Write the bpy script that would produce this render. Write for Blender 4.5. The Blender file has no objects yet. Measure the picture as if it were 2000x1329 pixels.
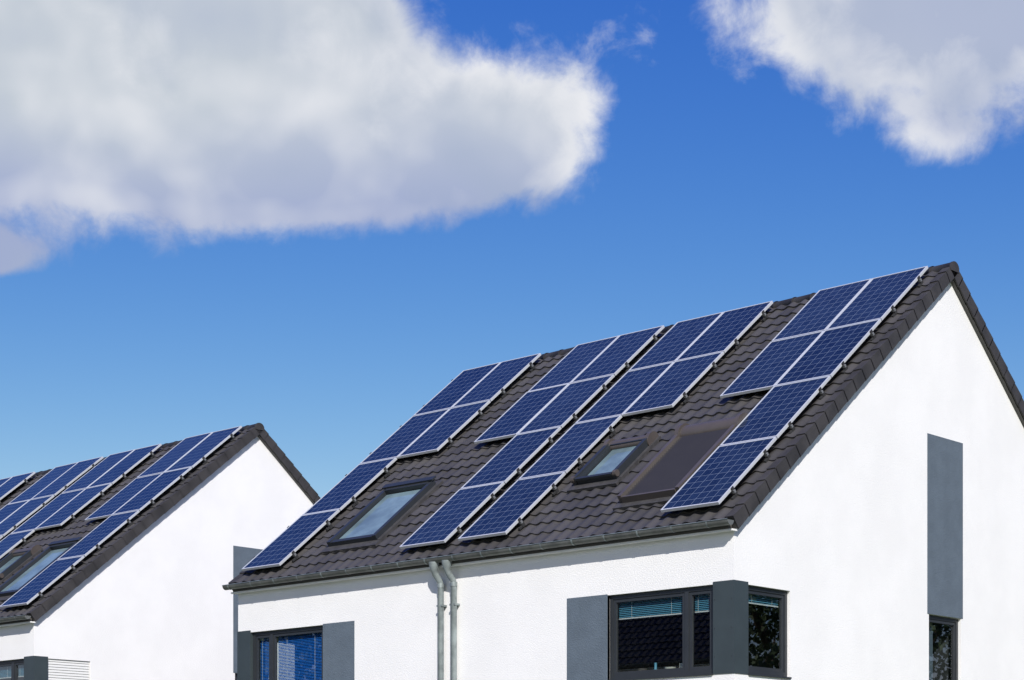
import bpy, math, random
from mathutils import Vector, Matrix
random.seed(4)
sc = bpy.context.scene
sc.view_settings.view_transform = 'Standard'
sc.view_settings.look = 'None'
sc.view_settings.exposure = 0
H = 2.0            # camera / datum height over ground
TH = math.atan(0.8); CT = math.cos(TH); ST = math.sin(TH)
L = 10.86; GW = 11.72; SE = -0.12; ZE = 8.9 - 0.8*5.98
Q = 5.98/CT

# ------------------------------------------------------------------ helpers
def W(r, s, z): return (-r, s, z+H)
def RF(r, q, n): return W(r, SE+q*CT-n*ST, ZE+q*ST+n*CT)
def RB(r, q, n): return W(r, GW-(SE+q*CT-n*ST), ZE+q*ST+n*CT)

class MB:
    def __init__(s): s.v=[]; s.f=[]; s.m=[]; s.uv=[]; s.sm=[]; s.mats=[]
    def mi(s, mat):
        if mat not in s.mats: s.mats.append(mat)
        return s.mats.index(mat)
    def face(s, pts, mat, uv=None, smooth=False):
        b=len(s.v); s.v+= [tuple(p) for p in pts]
        s.f.append(tuple(range(b,b+len(pts)))); s.m.append(s.mi(mat)); s.sm.append(smooth)
        s.uv.append(uv or [(0,0)]*len(pts))
    def grid(s, rows, mat, uvs=None, smooth=True, closed=False):
        b=len(s.v); n=len(rows[0])
        for r in rows: s.v += [tuple(p) for p in r]
        k=s.mi(mat)
        for i in range(len(rows)-1):
            for j in range(n if closed else n-1):
                j2=(j+1)%n
                s.f.append((b+i*n+j,b+i*n+j2,b+(i+1)*n+j2,b+(i+1)*n+j)); s.m.append(k); s.sm.append(smooth)
                s.uv.append([uvs[i][j],uvs[i][j2],uvs[i+1][j2],uvs[i+1][j]] if uvs else [(0,0)]*4)
    def hexa(s, p, mat):
        # p: 8 points, bottom 0-3, top 4-7
        b=len(s.v); s.v+=[tuple(x) for x in p]; k=s.mi(mat)
        for f in ((0,3,2,1),(4,5,6,7),(0,1,5,4),(1,2,6,5),(2,3,7,6),(3,0,4,7)):
            s.f.append(tuple(b+i for i in f)); s.m.append(k); s.sm.append(False); s.uv.append([(0,0)]*4)
    def box(s, a, c, mat, xf=W):
        x0,y0,z0=a; x1,y1,z1=c
        s.hexa([xf(x0,y0,z0),xf(x1,y0,z0),xf(x1,y1,z0),xf(x0,y1,z0),
                xf(x0,y0,z1),xf(x1,y0,z1),xf(x1,y1,z1),xf(x0,y1,z1)],mat)
    def tube(s, pts, rad, mat, n=14, caps=True):
        rows=[]
        pts=[Vector(p) for p in pts]
        for i,p in enumerate(pts):
            d=(pts[min(i+1,len(pts)-1)]-pts[max(i-1,0)]).normalized()
            a=Vector((1,0,0)) if abs(d.x)<.8 else Vector((0,1,0))
            u=d.cross(a).normalized(); w=d.cross(u)
            rr=rad[i] if isinstance(rad,(list,tuple)) else rad
            rows.append([p+rr*(math.cos(t)*u+math.sin(t)*w) for t in [2*math.pi*k/n for k in range(n)]])
        s.grid(rows,mat,closed=True)
        if caps:
            s.face(rows[0],mat); s.face(rows[-1],mat)
    def make(s, name, parent=None, fix=True):
        me=bpy.data.meshes.new(name); me.from_pydata(s.v,[],s.f)
        for m in s.mats: me.materials.append(m)
        me.polygons.foreach_set('material_index',s.m)
        me.polygons.foreach_set('use_smooth',s.sm)
        uvl=me.uv_layers.new(name='UVMap'); flat=[]
        for u in s.uv:
            for a in u: flat+= [a[0],a[1]]
        uvl.data.foreach_set('uv',flat)
        me.validate(); me.update()
        if fix:
            import bmesh
            bm=bmesh.new(); bm.from_mesh(me); bmesh.ops.recalc_face_normals(bm,faces=bm.faces); bm.to_mesh(me); bm.free()
        ob=bpy.data.objects.new(name,me); sc.collection.objects.link(ob)
        if parent: ob.parent=parent
        return ob

class NT:
    def __init__(s,nt): s.nt=nt
    def n(s,t,**k):
        nd=s.nt.nodes.new(t)
        for a,b in k.items(): setattr(nd,a,b)
        return nd
    def l(s,a,b): s.nt.links.new(a,b)
    def setin(s,sock,v):
        if isinstance(v,bpy.types.NodeSocket): s.l(v,sock)
        else: sock.default_value=v
    def m(s,op,a,b=None,c=None,clamp=False):
        nd=s.n('ShaderNodeMath',operation=op,use_clamp=clamp)
        s.setin(nd.inputs[0],a)
        if b is not None: s.setin(nd.inputs[1],b)
        if c is not None: s.setin(nd.inputs[2],c)
        return nd.outputs[0]
    def ss(s,v,lo,hi,a=0.,b=1.):
        nd=s.n('ShaderNodeMapRange',interpolation_type='SMOOTHSTEP')
        s.setin(nd.inputs[0],v); nd.inputs[1].default_value=lo; nd.inputs[2].default_value=hi
        nd.inputs[3].default_value=a; nd.inputs[4].default_value=b
        return nd.outputs[0]
    def mix(s,f,a,b):
        nd=s.n('ShaderNodeMix',data_type='RGBA')
        s.setin(nd.inputs[0],f)
        for i,v in ((6,a),(7,b)):
            if isinstance(v,bpy.types.NodeSocket): s.l(v,nd.inputs[i])
            else: nd.inputs[i].default_value=(*v,1) if len(v)==3 else v
        return nd.outputs[2]
    def noise(s,vec,scale,detail=4,rough=.5,dist=0):
        nd=s.n('ShaderNodeTexNoise'); nd.inputs['Scale'].default_value=scale
        nd.inputs['Detail'].default_value=detail; nd.inputs['Roughness'].default_value=rough
        nd.inputs['Distortion'].default_value=dist
        if vec is not None: s.l(vec,nd.inputs['Vector'])
        return nd.outputs[0]

def mat(name, col, rough=.6, metal=0., spec=.5, var=0., vscale=3., bump=0., bscale=50., col2=None):
    m=bpy.data.materials.new(name); m.use_nodes=True; t=NT(m.node_tree)
    p=m.node_tree.nodes['Principled BSDF']
    p.inputs['Roughness'].default_value=rough; p.inputs['Metallic'].default_value=metal
    p.inputs['Specular IOR Level'].default_value=spec
    tc=t.n('ShaderNodeTexCoord').outputs['Object']
    if var:
        c2=col2 or tuple(max(0,x*(1-var)) for x in col); c1=tuple(min(1,x*(1+var*.6)) for x in col)
        t.l(t.mix(t.ss(t.noise(tc,vscale,3,.6),.3,.7),c1,c2),p.inputs['Base Color'])
    else: p.inputs['Base Color'].default_value=(*col,1)
    if bump:
        b=t.n('ShaderNodeBump'); b.inputs['Strength'].default_value=bump; b.inputs['Distance'].default_value=.01
        t.l(t.noise(tc,bscale,3,.6),b.inputs['Height']); t.l(b.outputs[0],p.inputs['Normal'])
    return m

M_wall=mat('white_render',(.85,.84,.83),.9,spec=.2,var=.03,vscale=.9,bump=.6,bscale=48)
M_grey=mat('grey_render',(.115,.145,.18),.9,spec=.2,var=.08,vscale=3,bump=.9,bscale=48)
M_anth=mat('anthracite_frame',(.026,.030,.035),.45,var=.1)
M_pillar=mat('anthracite_cladding',(.038,.052,.058),.5,var=.1,vscale=2)
M_zinc=mat('zinc',(.27,.31,.31),.42,.3,var=.3,vscale=5)
M_rail=mat('mounting_rail',(.25,.26,.27),.5,.4)
M_gut=mat('zinc_gutter',(.17,.175,.165),.5,.4,var=.3,vscale=4)
M_frame=mat('panel_aluminium',(.72,.74,.76),.38,.35)
M_dark=mat('dark_hook',(.03,.03,.03),.6)
M_verge=mat('verge_tile',(.038,.035,.035),.7,var=.35,vscale=2.5,bump=.3,bscale=60)
M_brown=mat('brown_cover',(.080,.068,.062),.4,var=.1)
M_slat=mat('shutter_slat',(.036,.033,.034),.4,var=.05)
M_lead=mat('lead_flashing',(.052,.050,.051),.6,var=.25,vscale=8,bump=.6,bscale=12)
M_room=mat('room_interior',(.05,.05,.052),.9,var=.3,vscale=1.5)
M_bluebl=mat('blue_blind',(.015,.17,.62),.5)
M_tealbl=mat('teal_blind',(.10,.30,.42),.5)
M_whitepvc=mat('white_shutter',(.72,.72,.70),.5)
M_board=mat('soffit_board',(.10,.095,.09),.7)
M_cream=mat('cream_item',(.6,.58,.5),.7)
M_door=mat('front_door',(.04,.05,.06),.4)

def m_tile():
    m=bpy.data.materials.new('roof_tile'); m.use_nodes=True; t=NT(m.node_tree)
    p=m.node_tree.nodes['Principled BSDF']; p.inputs['Roughness'].default_value=.55
    p.inputs['Specular IOR Level'].default_value=.45
    uv=t.n('ShaderNodeTexCoord').outputs['UV']; oc=t.n('ShaderNodeTexCoord').outputs['Object']
    fl=t.n('ShaderNodeVectorMath',operation='FLOOR'); t.l(uv,fl.inputs[0])
    wn=t.n('ShaderNodeTexWhiteNoise',noise_dimensions='2D'); t.l(fl.outputs[0],wn.inputs['Vector'])
    a=t.mix(wn.outputs[0],(.040,.038,.038),(.066,.062,.061))
    b=t.mix(t.m('MULTIPLY',t.ss(t.noise(oc,1.1,4,.65),.4,.75),.4),a,(.088,.083,.079))
    c=t.mix(t.m('MULTIPLY',t.ss(t.noise(oc,38,3,.7),.5,.75),.4),b,(.022,.021,.021))
    t.l(c,p.inputs['Base Color'])
    return m
M_tile=m_tile()

def m_cells():
    m=bpy.data.materials.new('solar_cells'); m.use_nodes=True; t=NT(m.node_tree)
    p=m.node_tree.nodes['Principled BSDF']
    uv=t.n('ShaderNodeTexCoord').outputs['UV']
    sx=t.n('ShaderNodeSeparateXYZ'); t.l(uv,sx.inputs[0])
    def line(v,w):
        d=t.m('ABSOLUTE',t.m('SUBTRACT',t.m('FRACT',v),.5))
        return t.m('GREATER_THAN',d,.5-w)
    gx=line(sx.outputs[0],.020); gy=line(sx.outputs[1],.020)
    gap=t.m('MAXIMUM',gx,gy)
    bus=line(t.m('MULTIPLY',sx.outputs[0],3.),.03)
    fl=t.n('ShaderNodeVectorMath',operation='FLOOR'); t.l(uv,fl.inputs[0])
    wn=t.n('ShaderNodeTexWhiteNoise',noise_dimensions='2D'); t.l(fl.outputs[0],wn.inputs['Vector'])
    dv=t.n('ShaderNodeVectorMath',operation='DIVIDE'); t.l(uv,dv.inputs[0]); dv.inputs[1].default_value=(6,10,1)
    f2=t.n('ShaderNodeVectorMath',operation='FLOOR'); t.l(dv.outputs[0],f2.inputs[0])
    wp=t.n('ShaderNodeTexWhiteNoise',noise_dimensions='2D'); t.l(f2.outputs[0],wp.inputs['Vector'])
    vo=t.n('ShaderNodeTexVoronoi'); vo.inputs['Scale'].default_value=6; t.l(uv,vo.inputs['Vector'])
    sp=t.n('ShaderNodeSeparateColor'); t.l(vo.outputs['Color'],sp.inputs[0])
    v=t.m('ADD',t.m('MULTIPLY',wn.outputs[0],.40),t.m('ADD',t.m('MULTIPLY',sp.outputs[0],.35),t.m('MULTIPLY',wp.outputs[0],.45)))
    c=t.mix(v,(.004,.009,.024),(.018,.031,.066))
    c=t.mix(t.m('MULTIPLY',bus,.09),c,(.25,.3,.4))
    c=t.mix(t.m('MULTIPLY',gap,.6),c,(.28,.34,.43))
    t.l(c,p.inputs['Base Color']); p.inputs['Roughness'].default_value=.10
    p.inputs['IOR'].default_value=1.42
    p.inputs['Specular IOR Level'].default_value=.33
    return m
M_cells=m_cells()

def m_glass(name,tint=(.9,.95,.95),refl=1.0):
    m=bpy.data.materials.new(name); m.use_nodes=True; t=NT(m.node_tree); m.node_tree.nodes.clear()
    o=t.n('ShaderNodeOutputMaterial'); tr=t.n('ShaderNodeBsdfTransparent'); tr.inputs[0].default_value=(*tint,1)
    g=t.n('ShaderNodeBsdfGlossy'); g.inputs['Roughness'].default_value=.01
    geo=t.n('ShaderNodeNewGeometry'); dt=t.n('ShaderNodeVectorMath',operation='DOT_PRODUCT')
    t.l(geo.outputs['Normal'],dt.inputs[0]); t.l(geo.outputs['Incoming'],dt.inputs[1])
    k=t.m('SUBTRACT',1.,t.m('ABSOLUTE',dt.outputs['Value']))
    f=t.m('MULTIPLY',t.m('ADD',t.m('MULTIPLY',t.m('POWER',k,5.),.9),.09),refl,clamp=True)
    mx=t.n('ShaderNodeMixShader'); t.l(f,mx.inputs[0]); t.l(tr.outputs[0],mx.inputs[1]); t.l(g.outputs[0],mx.inputs[2]); t.l(mx.outputs[0],o.inputs[0])
    return m
M_glass=m_glass('window_glass',(.78,.84,.84),1.9)
M_skyglass=mat('roof_window_glass',(.17,.245,.27),.04,spec=1.,var=.35,vscale=1.3)

# ------------------------------------------------------------------ house parts
def holed(mb, xf, a0,a1,z0,z1, holes, mat, depth):
    """wall in plane; xf(a,d,z) with d=depth inwards"""
    xs=sorted({a0,a1,*[h[0] for h in holes],*[h[1] for h in holes]})
    zs=sorted({z0,z1,*[h[2] for h in holes],*[h[3] for h in holes]})
    for i in range(len(xs)-1):
        for j in range(len(zs)-1):
            cx=(xs[i]+xs[i+1])/2; cz=(zs[j]+zs[j+1])/2
            if any(h[0]<cx<h[1] and h[2]<cz<h[3] for h in holes): continue
            mb.face([xf(xs[i],0,zs[j]),xf(xs[i+1],0,zs[j]),xf(xs[i+1],0,zs[j+1]),xf(xs[i],0,zs[j+1])],mat)
    for h in holes:
        x0,x1,q0,q1=h[:4]
        mb.face([xf(x0,0,q0),xf(x1,0,q0),xf(x1,depth,q0),xf(x0,depth,q0)],mat)
        mb.face([xf(x0,0,q1),xf(x1,0,q1),xf(x1,depth,q1),xf(x0,depth,q1)],mat)
        if not (len(h)>4 and 'a' in h[4]): mb.face([xf(x0,0,q0),xf(x0,0,q1),xf(x0,depth,q1),xf(x0,depth,q0)],mat)
        if not (len(h)>4 and 'b' in h[4]): mb.face([xf(x1,0,q0),xf(x1,0,q1),xf(x1,depth,q1),xf(x1,depth,q0)],mat)

def window(mb, xf, a0,a1,z0,z1, mull=(), blinds=None, room=True, shutter=None, sill=True):
    d0,d1=.05,.12; fw=.06
    e=.003
    def bar(x0,x1,q0,q1,da=d0,db=d1,m=M_anth):
        mb.box((x0,da,q0),(x1,db,q1),m,xf)
    bar(a0+e,a1-e,z1-fw,z1-e); bar(a0+e,a1-e,z0+e,z0+fw+.01)
    bar(a0+e,a0+fw,z0+fw+.01,z1-fw); bar(a1-fw,a1-e,z0+fw+.01,z1-fw)
    edges=[a0+fw]+[x for mm in mull for x in (mm-.035,mm+.035)]+[a1-fw]
    for mm in mull: bar(mm-.035,mm+.035,z0+fw+.01,z1-fw)
    for i in range(0,len(edges),2):
        x0,x1=edges[i],edges[i+1]; s=.05; b0=z0+fw+.01; b1=z1-fw
        # sash, slightly set back
        bar(x0,x1,b1-s,b1,.065,.11); bar(x0,x1,b0,b0+s,.065,.11)
        bar(x0,x0+s,b0+s,b1-s,.065,.11); bar(x1-s,x1,b0+s,b1-s,.065,.11)
        mb.face([xf(x0+s,.09,b0+s),xf(x1-s,.09,b0+s),xf(x1-s,.09,b1-s),xf(x0+s,.09,b1-s)],M_glass)
        if blinds:
            bm_,drop=blinds[0],blinds[1]; z=b1-s+.01; zb=max(b0+s,z-drop)
            while z>zb:
                mb.hexa([xf(x0+s,.13,z-.022),xf(x1-s,.13,z-.022),xf(x1-s,.15,z-.004),xf(x0+s,.15,z-.004),
                         xf(x0+s,.13,z-.020),xf(x1-s,.13,z-.020),xf(x1-s,.15,z-.002),xf(x0+s,.15,z-.002)],bm_)
                z-=.026
            mb.box((x0+s,.13,zb-.018),(x1-s,.15,zb),M_whitepvc if bm_ is not M_bluebl else bm_,xf)
            for c in (.2,.8):
                xx=x0+s+(x1-x0-2*s)*c; mb.box((xx-.002,.125,zb),(xx+.002,.128,b1-s),M_whitepvc,xf)
    if shutter:
        z=z1-.003
        while z>z0:
            mb.hexa([xf(a0+.01,.02,z-.05),xf(a1-.01,.02,z-.05),xf(a1-.01,.045,z-.05),xf(a0+.01,.045,z-.05),
                     xf(a0+.01,.030,z-.004),xf(a1-.01,.030,z-.004),xf(a1-.01,.045,z-.004),xf(a0+.01,.045,z-.004)],M_whitepvc)
            z-=.055
    if sill: mb.box((a0+.004,-.03,z0-.018),(a1-.004,.048,z0+.004),M_anth,xf)
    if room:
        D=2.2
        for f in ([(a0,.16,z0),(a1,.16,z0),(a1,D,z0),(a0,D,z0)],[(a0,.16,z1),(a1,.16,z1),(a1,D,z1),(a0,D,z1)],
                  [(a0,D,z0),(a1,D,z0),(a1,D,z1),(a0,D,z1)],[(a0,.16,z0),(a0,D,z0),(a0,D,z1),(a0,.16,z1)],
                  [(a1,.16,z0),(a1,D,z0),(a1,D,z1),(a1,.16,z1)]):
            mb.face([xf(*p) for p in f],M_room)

XF_front=lambda a,d,z: W(a,d,z)          # eaves facade
XF_gab  =lambda a,d,z: W(d,a,z)          # gable facing camera
XF_gab2 =lambda a,d,z: W(L-d,a,z)
XF_back =lambda a,d,z: W(a,GW-d,z)
ZW0,ZW1=1.97,3.22
ZTOP=8.9-.25-.8*5.86

def build_house(name, loc, rot, variant):
    root=bpy.data.objects.new(name,None); sc.collection.objects.link(root)
    root.empty_display_size=1
    # walls --------------------------------------------------------------
    mb=MB()
    gf=[(1.0,2.8,-1.0,.4),(8.1,9.9,-1.0,.4),(3.6,4.6,-1.95,.25),(6.26,7.26,-1.95,.25)]
    holed(mb,XF_front,0,L,-2.1,ZTOP,[(0,2.28,ZW0,ZW1,'a'),(8.58,L,ZW0,ZW1,'b')]+gf,M_wall,.16)
    gh=[(0,1.37,ZW0,ZW1,'a'),(5.23,6.24,.75,3.19),(2.5,4.3,-1.0,.4),(7.4,9.2,-1.0,.4)]
    for X in (XF_gab,XF_gab2):
        holed(mb,X,0,GW,-2.1,3.9,gh,M_wall,.16)
        mb.face([X(0,0,3.9),X(GW,0,3.9),X(GW,0,ZTOP),X(GW/2,0,8.65),X(0,0,ZTOP)],M_wall)
    bh=[(1,3,-1.9,.3),(7.8,9.8,-1.9,.3),(1,2.4,1.95,3.2),(8.4,9.8,1.95,3.2)]
    holed(mb,XF_back,0,L,-2.1,ZTOP,bh,M_wall,.16)
    mb.make('walls',root,fix=False)
    # grey painted fields ---------------------------------------------------
    mb=MB()
    mb.box((2.28,-.008,ZW0),(3.07,.05,3.235),M_grey)
    mb.box((L-3.07,-.008,ZW0),(L-2.28,.05,3.235),M_grey)
    mb.box((-.008,5.18,3.193),(.05,6.29,6.06),M_grey)
    mb.box((L-.05,5.18,3.193),(L+.008,6.29,6.06),M_grey)
    mb.make('grey_wall_fields',root)
    # corner cladding
    mb=MB()
    for ra,rb in ((-.012,.35),(L-.35,L+.012)):
        mb.box((ra,-.012,ZW0-.01),(rb,.33,3.255),M_pillar)
        # seams / screws
    for z in (2.2,2.6,3.0):
        for x in (.03,.32): mb.box((x-.006,-.016,z-.006),(x+.006,-.012,z+.006),M_anth)
        mb.box((-.016,.3-.006,z-.006),(-.012,.3+.006,z+.006),M_anth)
    mb.make('corner_cladding',root)
    # windows
    mb=MB()
    bl=(M_tealbl,.24)
    window(mb,XF_front,.35,2.28,ZW0,ZW1,(.86,),bl,room=False)
    window(mb,XF_gab,.33,1.37,ZW0,ZW1,(),(M_tealbl,.12) if variant==0 else None,room=False,shutter=(variant==1))
    window(mb,XF_front,L-2.28,L-.35,ZW0,ZW1,(L-.86,),(M_bluebl,.86),room=False)
    window(mb,XF_gab2,.33,1.37,ZW0,ZW1,(),None,room=False)
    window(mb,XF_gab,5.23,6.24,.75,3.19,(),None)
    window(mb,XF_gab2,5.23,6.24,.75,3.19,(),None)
    for h in gf[:2]: window(mb,XF_front,*h,((h[0]+h[1])/2,))
    for h in gh[2:]:
        window(mb,XF_gab,*h,((h[0]+h[1])/2,)); window(mb,XF_gab2,*h,((h[0]+h[1])/2,))
    for h in bh: window(mb,XF_back,*h,((h[0]+h[1])/2,))
    # corner rooms
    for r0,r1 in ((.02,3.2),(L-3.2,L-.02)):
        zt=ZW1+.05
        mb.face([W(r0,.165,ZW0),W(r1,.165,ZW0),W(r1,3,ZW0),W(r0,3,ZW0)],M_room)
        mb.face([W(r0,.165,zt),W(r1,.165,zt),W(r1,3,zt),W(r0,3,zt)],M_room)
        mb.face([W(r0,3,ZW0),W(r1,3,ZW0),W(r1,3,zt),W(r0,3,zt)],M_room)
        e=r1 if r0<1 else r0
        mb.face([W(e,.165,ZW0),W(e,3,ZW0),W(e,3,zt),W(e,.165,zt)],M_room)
    # things on the sill
    mb.box((1.0,.22,ZW0),(1.12,.34,ZW0+.2),M_cream)
    mb.tube([W(1.35,.3,ZW0),W(1.35,.3,ZW0+.02),W(1.35,.3,ZW0+.16)],[.04,.06,.085],M_cream)
    mb.tube([W(1.62,.3,ZW0),W(1.62,.3,ZW0+.12),W(1.62,.3,ZW0+.15),W(1.62,.3,ZW0+.24)],[.05,.05,.02,.02],M_tealbl)
    mb.tube([W(1.95,.4,ZW0),W(1.95,.4,ZW0+.18)],[.05,.07],M_brown)
    # curtain in the gable room window
    for i in range(12):
        mb.tube([W(.2,5.35+.028*i,.8),W(.2,5.35+.028*i,3.15)],.018,M_grey,8)
    mb.make('windows',root)
    mb=MB()
    for h in gf[2:]:
        a0,a1,z0,z1=h
        mb.box((a0+.003,.06,z0),(a1-.003,.12,z1-.003),M_door)
        mb.box((a0+.2,.05,z0+.4),(a0+.4,.06,z1-.3),M_skyglass)
        mb.box((a1-.14,.02,z0+.9),(a1-.10,.06,z0+1.2),M_zinc)
        mb.box((a0-.1,-.6,z0-.1),(a1+.1,0,z0-.0),M_grey)
    mb.make('front_doors',root)
    # roof ---------------------------------------------------------------
    NR=24; g=Q/NR
    if 'tiles' not in cache:
        for k,RX in enumerate((RF,RB)):
            mb=MB(); P=.245; ns=9
            N=int(round((L+.12)/P*ns))
            for i in range(NR):
                q0=i*g-.012; q1=(i+1)*g+.012
                top=[];bk=[];ris=[];u0=[];u1=[];ur=[]
                for j in range(N+1):
                    r=-.06+(L+.12)*j/N; ph=r/P
                    jit=.004*math.sin(math.floor(ph)*12.9+i*7.3)
                    w=.033*(.5+.5*math.cos(2*math.pi*ph))**1.3
                    nb=-.045+w; nf=nb+.028+jit
                    bk.append(RX(r,q1,nb)); top.append(RX(r,q0,nf)); ris.append(RX(r,q0+.004,nf-.05))
                    u0.append((ph,i+.05)); u1.append((ph,i+.95)); ur.append((ph,i+.04))
                mb.grid([top,bk],M_tile,[u0,u1]); mb.grid([ris,top],M_tile,[ur,u0])
            ob=mb.make('tiles',root,fix=False); cache.setdefault('tiles',[]).append(ob.data)
    else:
        for me in cache['tiles']:
            ob=bpy.data.objects.new('tiles',me); sc.collection.objects.link(ob); ob.parent=root
    mb=MB()
    for RX in (RF,RB):
        mb.box((-.06,0.01,-.20),(L+.06,Q-.02,-.075),M_board,RX)
    for RX in (RF,RB):
        for i in range(NR):
            q0=i*g-.02; q1=(i+1)*g+.0
            for a,b,c in ((-.100,-.072,.05),(L+.100,L+.072,L-.05)):
                # skirt
                mb.hexa([RX(a,q0,-.195),RX(b,q0,-.195),RX(b,q1,-.182),RX(a,q1,-.182),
                         RX(a*1.0,q0,.020),RX(b,q0,.020),RX(b,q1,.0),RX(a,q1,.0)],M_verge)
                mb.hexa([RX(b,q0,-.01),RX(c,q0,-.01),RX(c,q1,-.03),RX(b,q1,-.03),
                         RX(b,q0,.020),RX(c,q0,.016),RX(c,q1,-.006),RX(b,q1,.0)],M_verge)
    mb.make('verge_tiles',root)
    # ridge caps
    mb=MB(); n=29; seg=(L+.22)/n
    for i in range(n):
        a=-.11+i*seg; b=a+seg+.03
        rows=[]
        for r,R in ((a,.118),(a+.035,.118),(a+.036,.111),(b,.105)):
            rows.append([W(r,5.86+R*math.cos(t)*1.15,8.80+R*math.sin(t)) for t in [math.pi*(-.12+1.24*k/12) for k in range(13)]])
        mb.grid(rows,M_verge)
        if i in (0,): mb.face(rows[0],M_verge)
        if i==n-1: mb.face(rows[-1],M_verge)
    mb.make('ridge_caps',root)
    # gutter -------------------------------------------------------------
    mb=MB()
    for side in (0,1):
        def G(r,s,z): return W(r,s,z) if side==0 else W(r,GW-s,z)
        c=(-.205,4.055); R=.072
        prof=[(c[0]-R*math.cos(t),c[1]-R*math.sin(t)) for t in [math.pi*k/12 for k in range(13)]]
        pin=[(c[0]-(R-.006)*math.cos(t),c[1]-(R-.006)*math.sin(t)) for t in [math.pi*k/12 for k in range(13)]]
        lip=[(c[0]-R,c[1]),(c[0]-R-.012,c[1]+.006),(c[0]-R-.004,c[1]+.014),(c[0]-R+.006,c[1]+.004)]
        for pr in (prof,pin,lip):
            mb.grid([[G(r,s,z) for s,z in pr] for r in (-.10,L+.10)],M_gut if pr is not lip else M_zinc)
        for r in (-.10,L+.10): mb.face([G(r,s,z) for s,z in prof],M_gut)
        r=.25
        while r<L:   # brackets
            pr=[(c[0]-(R+.006)*math.cos(t),c[1]-(R+.006)*math.sin(t)) for t in [math.pi*(-.05+1.05*k/12) for k in range(13)]]
            mb.grid([[G(rr,s,z) for s,z in pr] for rr in (r,r+.03)],M_zinc)
            r+=.62
        mb.box((.0,-.118 if side==0 else GW+.05,3.95),(L,-.05 if side==0 else GW+.118,4.03),M_board)
        mb.box((-.06,-.118 if side==0 else GW-.005,3.925),(L+.06,.005 if side==0 else GW+.118,3.95),M_wall)
    mb.make('gutters',root)
    mb=MB()
    for r in (5.67,5.38):
        ro=r+.03
        pts=[W(ro,-.205,4.0),W(ro,-.205,3.95),W(ro,-.20,3.86),W(ro-.005,-.185,3.82),W(r,-.10,3.70),W(r,-.08,3.65),W(r,-.08,-2)]
        mb.tube(pts,[.085,.08,.05,.05,.05,.05,.05],M_zinc,18)
        for z in (3.60,1.2,-.6): mb.tube([W(r,-.08,z),W(r,-.08,z+.07)],.057,M_zinc,18)
        for z in (3.30,.9,-1.2): mb.box((r-.06,-.12,z),(r+.06,0,z+.03),M_zinc)
    mb.make('downpipes',root)
    # roof windows --------------------------------------------------------
    mb=MB()
    def qs(s): return (s-SE)/CT
    def roofwin(r0,r1,s0,s1,kind):
        q0,q1=qs(s0),qs(s1)
        # flashing apron
        mb.box((r0-.08,q0-.16,-.02),(r1+.08,q0,.028),M_lead,RF)
        mb.box((r0-.08,q0,-.05),(r0,q1+.1,.035),M_lead,RF); mb.box((r1,q0,-.05),(r1+.08,q1+.1,.035),M_lead,RF)
        mb.box((r0,q1,-.05),(r1,q1+.12,.04),M_lead,RF)
        if kind!='shutter':
            fw=.085
            mb.box((r0,q0,-.05),(r0+fw,q1,.12),M_anth,RF); mb.box((r1-fw,q0,-.05),(r1,q1,.12),M_anth,RF)
            mb.box((r0+fw,q0,-.05),(r1-fw,q0+fw,.105),M_anth,RF); mb.box((r0+fw,q1-fw*1.5,-.05),(r1-fw,q1,.13),M_anth,RF)
            a=fw+.025
            mb.box((r0+fw,q0+fw,-.05),(r1-fw,q1-fw*1.5,.02),M_whitepvc if kind=='open' else M_rail,RF)
            mb.box((r0+a,q0+a,.022),(r1-a,q1-fw*1.5-.02,.05),M_skyglass,RF)
        if kind=='plain':
            mb.box((r0-.02,q1-.06,.13),(r1+.02,q1+.06,.16),M_anth,RF)
        if kind in('open','shutter'):
            # rounded top box and side guides
            R0=.12 if kind=='shutter' else .085
            def cap(ra,rb,mt,R=R0,extra=0):
                rows=[]
                for r in (ra,rb):
                    rows.append([RF(r,q1-.04+(R+extra)*math.cos(t)*1.3,.06+(R+extra)*math.sin(t)) for t in [math.pi*(-.15+1.3*k/12) for k in range(13)]])
                mb.grid(rows,mt); mb.face(rows[0],mt); mb.face(rows[1],mt)
            cap(r0+.04,r1-.04,M_brown)
            cap(r0-.04,r0+.035,M_brown,R0,.035); cap(r1-.035,r1+.04,M_brown,R0,.035)
            for a,b in ((r0-.02,r0+.05),(r1-.05,r1+.02)):
                mb.box((a,q0-.02,0),(b,q1-.1,.15),M_brown if kind=='shutter' else M_anth,RF)
        if kind=='open':
            mb.box((r0+.05,q0-.03,.10),(r1-.05,q0+.03,.14),M_anth,RF)
            for a in (r0-.035,r1-.03):
                mb.tube([RF(a,q0+.02,.11),RF(a+.065,q0+.02,.11)],.055,M_brown,14)
        if kind=='shutter':
            q=q0; st=.062
            while q<q1-.08:
                mb.hexa([RF(r0+.05,q,.0),RF(r1-.05,q,.0),RF(r1-.05,q+st-.012,.0),RF(r0+.05,q+st-.012,.0),
                         RF(r0+.05,q+.008,.078),RF(r1-.05,q+.008,.078),RF(r1-.05,q+st-.018,.102),RF(r0+.05,q+st-.018,.102)],M_slat)
                q+=st
            mb.box((r0+.05,q0-.04,.0),(r1-.05,q0-.002,.13),M_brown,RF)
    roofwin(1.33,2.45,.55,2.1,'shutter' if variant==0 else 'plain')
    roofwin(3.08,3.93,1.2,2.1,'open')
    roofwin(7.75,8.98,.5,1.9,'plain')
    mb.make('roof_windows',root)
    root.location=loc; root.rotation_euler=(0,0,rot)
    # solar arrays (top-level) ------------------------------------------------
    pw=1.045; ph=5.65/4/CT; qtop=qs(5.7)
    arrays=[(.24,[(0,4),(1,2)]),(3.27,[(0,2),(1,4)]),(5.65,[(0,4),(1,2)]),(8.66,[(0,2),(1,4)])]
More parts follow.
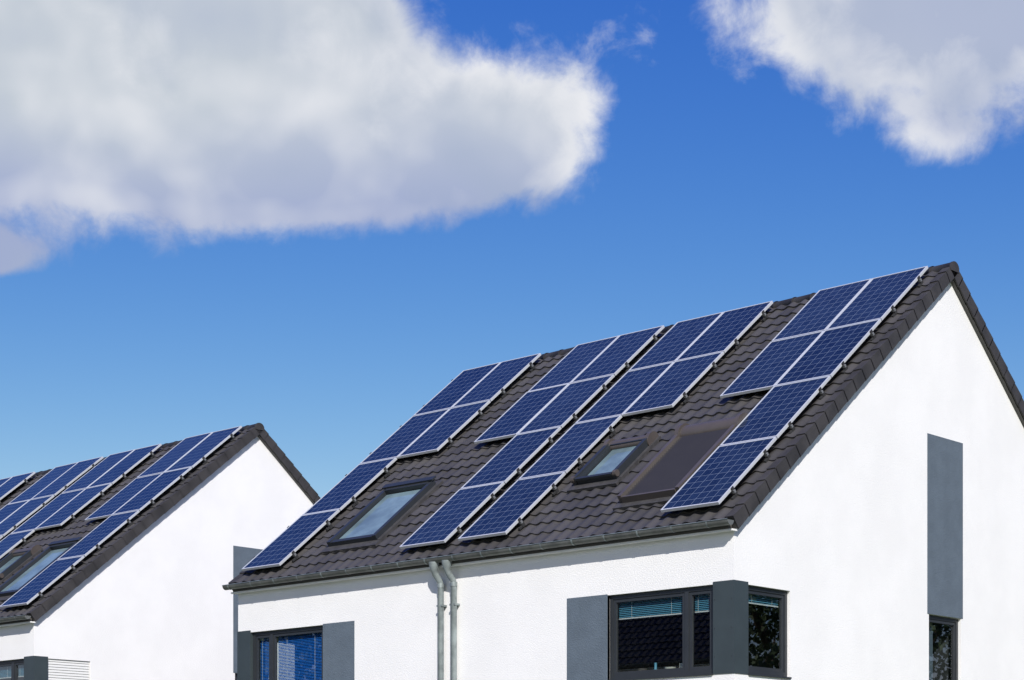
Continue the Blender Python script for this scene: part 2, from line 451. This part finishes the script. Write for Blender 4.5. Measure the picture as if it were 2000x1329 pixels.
    N0,N1=.085,.128
    for ai,(r0,cols) in enumerate(arrays):
        mb=MB()
        for c,nr in cols:
            for k in range(nr):
                dn=random.uniform(-.003,.003)
                a=r0+c*pw+.008; b=r0+(c+1)*pw-.008
                qb=qtop-(k+1)*ph+.010; qt=qtop-k*ph-.010
                f=.024; n0,n1=N0+dn,N1+dn
                mb.box((a,qb,n0),(b,qb+f,n1),M_frame,RF); mb.box((a,qt-f,n0),(b,qt,n1),M_frame,RF)
                mb.box((a,qb+f,n0),(a+f,qt-f,n1),M_frame,RF); mb.box((b-f,qb+f,n0),(b,qt-f,n1),M_frame,RF)
                ux=6*(ai*2+c); uy=10*k
                tl=[random.uniform(-.0015,.0015) for _ in range(4)]
                mb.face([RF(a+f,qb+f,n1-.005+tl[0]),RF(b-f,qb+f,n1-.005+tl[1]),RF(b-f,qt-f,n1-.005+tl[2]),RF(a+f,qt-f,n1-.005+tl[3])],M_cells,
                        [(ux+.0,uy+.0),(ux+6,uy+.0),(ux+6,uy+10),(ux+0,uy+10)])
                mb.face([RF(a+f,qb+f,n0+.01),RF(b-f,qb+f,n0+.01),RF(b-f,qt-f,n0+.01),RF(a+f,qt-f,n0+.01)],M_dark)
        for k in range(4):
            cs=[c for c,nr in cols if k<nr]
            a=r0+min(cs)*pw; b=r0+(max(cs)+1)*pw
            for fr in (.22,.78):
                q=qtop-(k+fr)*ph
                mb.box((a-.03,q-.02,.045),(b+.03,q+.02,N0-.002),M_rail,RF)
                for r in (a-.035,(a+b)/2,b+.0):
                    mb.box((r,q-.035,-.02),(r+.035,q+.035,.045),M_dark,RF)
                    mb.box((r,q-.12,-.01),(r+.035,q-.03,.02),M_dark,RF)
                for r in (a-.012,b+.0):   # end clamps
                    mb.box((r,q-.03,N0-.002),(r+.012,q+.03,N1+.006),M_dark,RF)
        ob=mb.make('solar_panel_array')
        ob.location=loc; ob.rotation_euler=(0,0,rot)
        arrs.append(ob)
    return root

cache={}; arrs=[]
d1=Vector((-.7325,.6807,0)); d2=Vector((.6807,.7325,0)); A=Vector((3.076,26,0))
rot=math.atan2(-.6807,.7325)
h1=build_house('semi_detached_house',A,rot,0); arr1=list(arrs)
h2=build_house('semi_detached_house',A+d1*17.92+d2*.35,rot,1)
# neighbour across the street (linked copy of the first house)
def copy_house(src,arr,loc,rz):
    r=bpy.data.objects.new('semi_detached_house',None); sc.collection.objects.link(r)
    for c in src.children:
        o=bpy.data.objects.new(c.name,c.data); sc.collection.objects.link(o); o.parent=r
    r.location=loc; r.rotation_euler=(0,0,rz)
    for a in arr:
        o=bpy.data.objects.new('solar_panel_array',a.data); sc.collection.objects.link(o); o.location=loc; o.rotation_euler=(0,0,rz)
copy_house(h1,arr1,A-d2*30+d1*13,rot)

# ------------------------------------------------------------------ ground
def sheet(name,pts,z,m):
    mb=MB(); mb.face([(x,y,z) for x,y in pts],m); return mb.make(name,fix=False)
M_grass=mat('grass',(.06,.10,.03),.95,var=.4,vscale=.6,bump=.8,bscale=20)
M_pave=mat('paving',(.32,.31,.29),.9,var=.2,vscale=2,bump=.4,bscale=15)
M_asph=mat('asphalt',(.055,.055,.057),.9,var=.2,vscale=4,bump=.4,bscale=40)
sheet('ground',[(-1500,-1500),(1500,-1500),(1500,1500),(-1500,1500)],0,M_grass)
def strip(name,r0,r1,s0,s1,z,m):
    sheet(name,[((A+d1*r+d2*s).x,(A+d1*r+d2*s).y) for r,s in ((r0,s0),(r1,s0),(r1,s1),(r0,s1))],z,m)
strip('pavement',-60,80,-6.5,-5.0,.12,M_pave)
strip('road',-60,80,-12,-6.5,.004,M_asph)
strip('garden_path',4.6,6.3,-5.0,-.01,.008,M_pave)
mb=MB()
for r in range(-60,80):
    p0=A+d1*r+d2*-6.5; p1=A+d1*(r+.99)+d2*-6.5; q0=A+d1*r+d2*-6.35; q1=A+d1*(r+.99)+d2*-6.35
    mb.hexa([(p.x,p.y,0) for p in (p0,p1,q1,q0)]+[(p.x,p.y,.124) for p in (p0,p1,q1,q0)],M_pave)
mb.make('kerb')

# ------------------------------------------------------------------ trees (out of frame, seen in the panes)
M_bark=mat('bark',(.09,.07,.05),.9)
M_leaf=mat('leaves',(.05,.09,.028),.7,var=.45,vscale=.9)
def tree_mesh():
    mb=MB(); rnd=random.Random(9)
    mb.tube([(0,0,0),(.05,0,1.5),(0,.1,3.5),(.15,.1,6)],[.28,.22,.17,.07],M_bark,10)
    tips=[]
    for i in range(14):
        a=i*2.4; z=2.4+i*.32; l=2.6-.09*i
        e=(l*math.cos(a),l*math.sin(a),z+1.5+rnd.random()*.6)
        mb.tube([(0,.05,z),(e[0]*.5,e[1]*.5,z+.6),e],[.09,.06,.02],M_bark,6); tips.append(e); tips.append((e[0]*.6,e[1]*.6,e[2]+.4))
    tips.append((0,0,8))
    for t in tips:
        for _ in range(260):
            d=Vector((rnd.gauss(0,.55),rnd.gauss(0,.55),rnd.gauss(0,.45))); c=Vector(t)+d
            u=Vector((rnd.uniform(-1,1),rnd.uniform(-1,1),rnd.uniform(-1,1))).normalized()*.09
            w=u.cross(Vector((rnd.uniform(-1,1),rnd.uniform(-1,1),rnd.uniform(-1,1)))).normalized()*.06
            mb.face([c-u,c+w,c+u,c-w],M_leaf)
    return mb
t0=tree_mesh().make('tree',fix=False)
t0.location=(24,31,0)
for x,y,s in ((30,36,1.15),(27,24,1.1),(-30,36,1.2),(-38,33,1.1),(34,29,1.2),(22,42,1.0)):
    o=bpy.data.objects.new('tree',t0.data); sc.collection.objects.link(o); o.location=(x,y,0); o.scale=(s,)*3; o.rotation_euler=(0,0,x)

# ------------------------------------------------------------------ light
SAZ=Vector((.08,-1,0)).normalized(); EL=math.radians(36)
sd=Vector((SAZ.x*math.cos(EL),SAZ.y*math.cos(EL),math.sin(EL)))
sun=bpy.data.lights.new('sun','SUN'); sun.energy=4.8; sun.angle=math.radians(.5); sun.color=(1,.965,.915)
so=bpy.data.objects.new('sun',sun); sc.collection.objects.link(so)
so.rotation_euler=sd.to_track_quat('Z','Y').to_euler()

w=bpy.data.worlds.new('World'); sc.world=w; w.use_nodes=True; nt=w.node_tree; nt.nodes.clear(); t=NT(nt)
out=t.n('ShaderNodeOutputWorld')
sky=t.n('ShaderNodeTexSky',sky_type='NISHITA'); sky.sun_disc=False
sky.sun_elevation=EL; sky.sun_rotation=math.atan2(SAZ.x,SAZ.y)
sky.air_density=1.0; sky.dust_density=.3; sky.ozone_density=2.5
bg=t.n('ShaderNodeBackground'); bg.inputs[1].default_value=.10
# colour grade of the physical sky: deeper, more saturated blue (polarised look)
sc_=t.n('ShaderNodeSeparateColor'); t.l(sky.outputs[0],sc_.inputs[0]); cc=t.n('ShaderNodeCombineColor')
for i,(pw_,k) in enumerate(((2.3,3.5),(1.55,1.38),(.55,.90))):
    x=t.m('MULTIPLY',sc_.outputs[i],.1)
    x=t.m('MULTIPLY',t.m('POWER',x,pw_),k*10)
    x=t.m('MINIMUM',x,10.)
    t.l(x,cc.inputs[i])
t.l(cc.outputs[0],bg.inputs[0])
dirv=t.n('ShaderNodeTexCoord').outputs['Generated']
sp=t.n('ShaderNodeSeparateXYZ'); t.l(dirv,sp.inputs[0])
az=t.m('ARCTAN2',sp.outputs[0],sp.outputs[1])
hl=t.m('SQRT',t.m('ADD',t.m('MULTIPLY',sp.outputs[0],sp.outputs[0]),t.m('MULTIPLY',sp.outputs[1],sp.outputs[1])))
el=t.m('DIVIDE',sp.outputs[2],t.m('MAXIMUM',hl,.001))
OFS=(3.1,1.7,.4)
def shifted(v,o):
    n=t.n('ShaderNodeVectorMath',operation='ADD'); t.l(v,n.inputs[0]); n.inputs[1].default_value=o; return n.outputs[0]
dn=shifted(dirv,OFS)
n1=t.noise(dn,11,3,.5,.2)          # billows
n1b=t.noise(shifted(dn,(.010,0,.020)),11,3,.5,.2)
n2=t.noise(dn,34,7,.62,.25)        # ragged edge
# cloud masses as (azimuth, tan elevation, half width, half height, weight)
B=[(-.19,.40,.14,.070,1.),(-.23,.358,.13,.034,.9),(-.075,.370,.095,.050,.95),(-.105,.335,.075,.024,.7),(-.11,.425,.055,.05,.7),(.008,.360,.040,.030,.6),(-.30,.39,.12,.075,.8),
   (-.272,.289,.028,.013,.85),
   (.215,.430,.115,.035,1.0),(.195,.385,.055,.034,.62),(.235,.355,.035,.022,.6),(.28,.40,.05,.040,.6)]
f=None
for a,e,wa,we,k in B:
    x=t.m('DIVIDE',t.m('SUBTRACT',az,a),wa); y=t.m('DIVIDE',t.m('SUBTRACT',el,e),we)
    g=t.m('MULTIPLY',t.m('EXPONENT',t.m('MULTIPLY',t.m('ADD',t.m('MULTIPLY',x,x),t.m('MULTIPLY',y,y)),-1.)),k)
    f=g if f is None else t.m('ADD',f,g)
f=t.m('MINIMUM',f,1.25)
far=t.m('MULTIPLY',t.ss(t.noise(dirv,2.2,5,.55,.3),.52,.68),t.ss(t.m('ABSOLUTE',az),.7,1.1))
far=t.m('MULTIPLY',far,t.ss(el,.02,.15))
ff=t.m('ADD',f,t.m('MULTIPLY',t.m('SUBTRACT',n1,.5),.9))
ff=t.m('ADD',ff,t.m('MULTIPLY',t.m('SUBTRACT',n2,.5),.85))
al=t.ss(ff,.36,.80)
al=t.m('MAXIMUM',al,t.m('MULTIPLY',far,.8))
al=t.m('MULTIPLY',al,.97)
relief=t.m('MULTIPLY',t.m('SUBTRACT',n1,n1b),3.0)
relief=t.m('ADD',relief,t.m('MULTIPLY',t.m('SUBTRACT',n2,.5),.35))
sh=t.m('ADD',t.ss(el,.30,.39),t.m('MULTIPLY',t.m('SUBTRACT',t.noise(dn,6,2,.5),.5),1.1))
sh=t.m('SUBTRACT',sh,t.ss(az,.08,.2,0,.6),clamp=True)
col=t.mix(sh,(.36,.42,.63),(.58,.63,.69))
edge=t.m('ADD',t.m('MULTIPLY',t.ss(ff,.7,1.25,.85,0),t.ss(el,.31,.36,.1,1)),relief)
edge=t.m('SUBTRACT',edge,t.ss(az,.08,.2,0,.3),clamp=True)
col=t.mix(edge,col,(.84,.85,.88))
dk=t.m('MULTIPLY',relief,-.9,clamp=True)
col=t.mix(dk,col,(.38,.45,.60))
bg2=t.n('ShaderNodeBackground'); t.l(col,bg2.inputs[0]); bg2.inputs[1].default_value=1.
mx=t.n('ShaderNodeMixShader'); t.l(al,mx.inputs[0]); t.l(bg.outputs[0],mx.inputs[1]); t.l(bg2.outputs[0],mx.inputs[2])
t.l(mx.outputs[0],out.inputs[0])

# ------------------------------------------------------------------ camera
cam=bpy.data.cameras.new('camera'); co=bpy.data.objects.new('camera',cam); sc.collection.objects.link(co)
cam.sensor_width=36; cam.lens=3660/2000*36; cam.shift_y=(1591-664.5)/2000; cam.clip_end=4000
co.location=(0,0,H); co.rotation_euler=(math.radians(90),0,0)
sc.camera=co
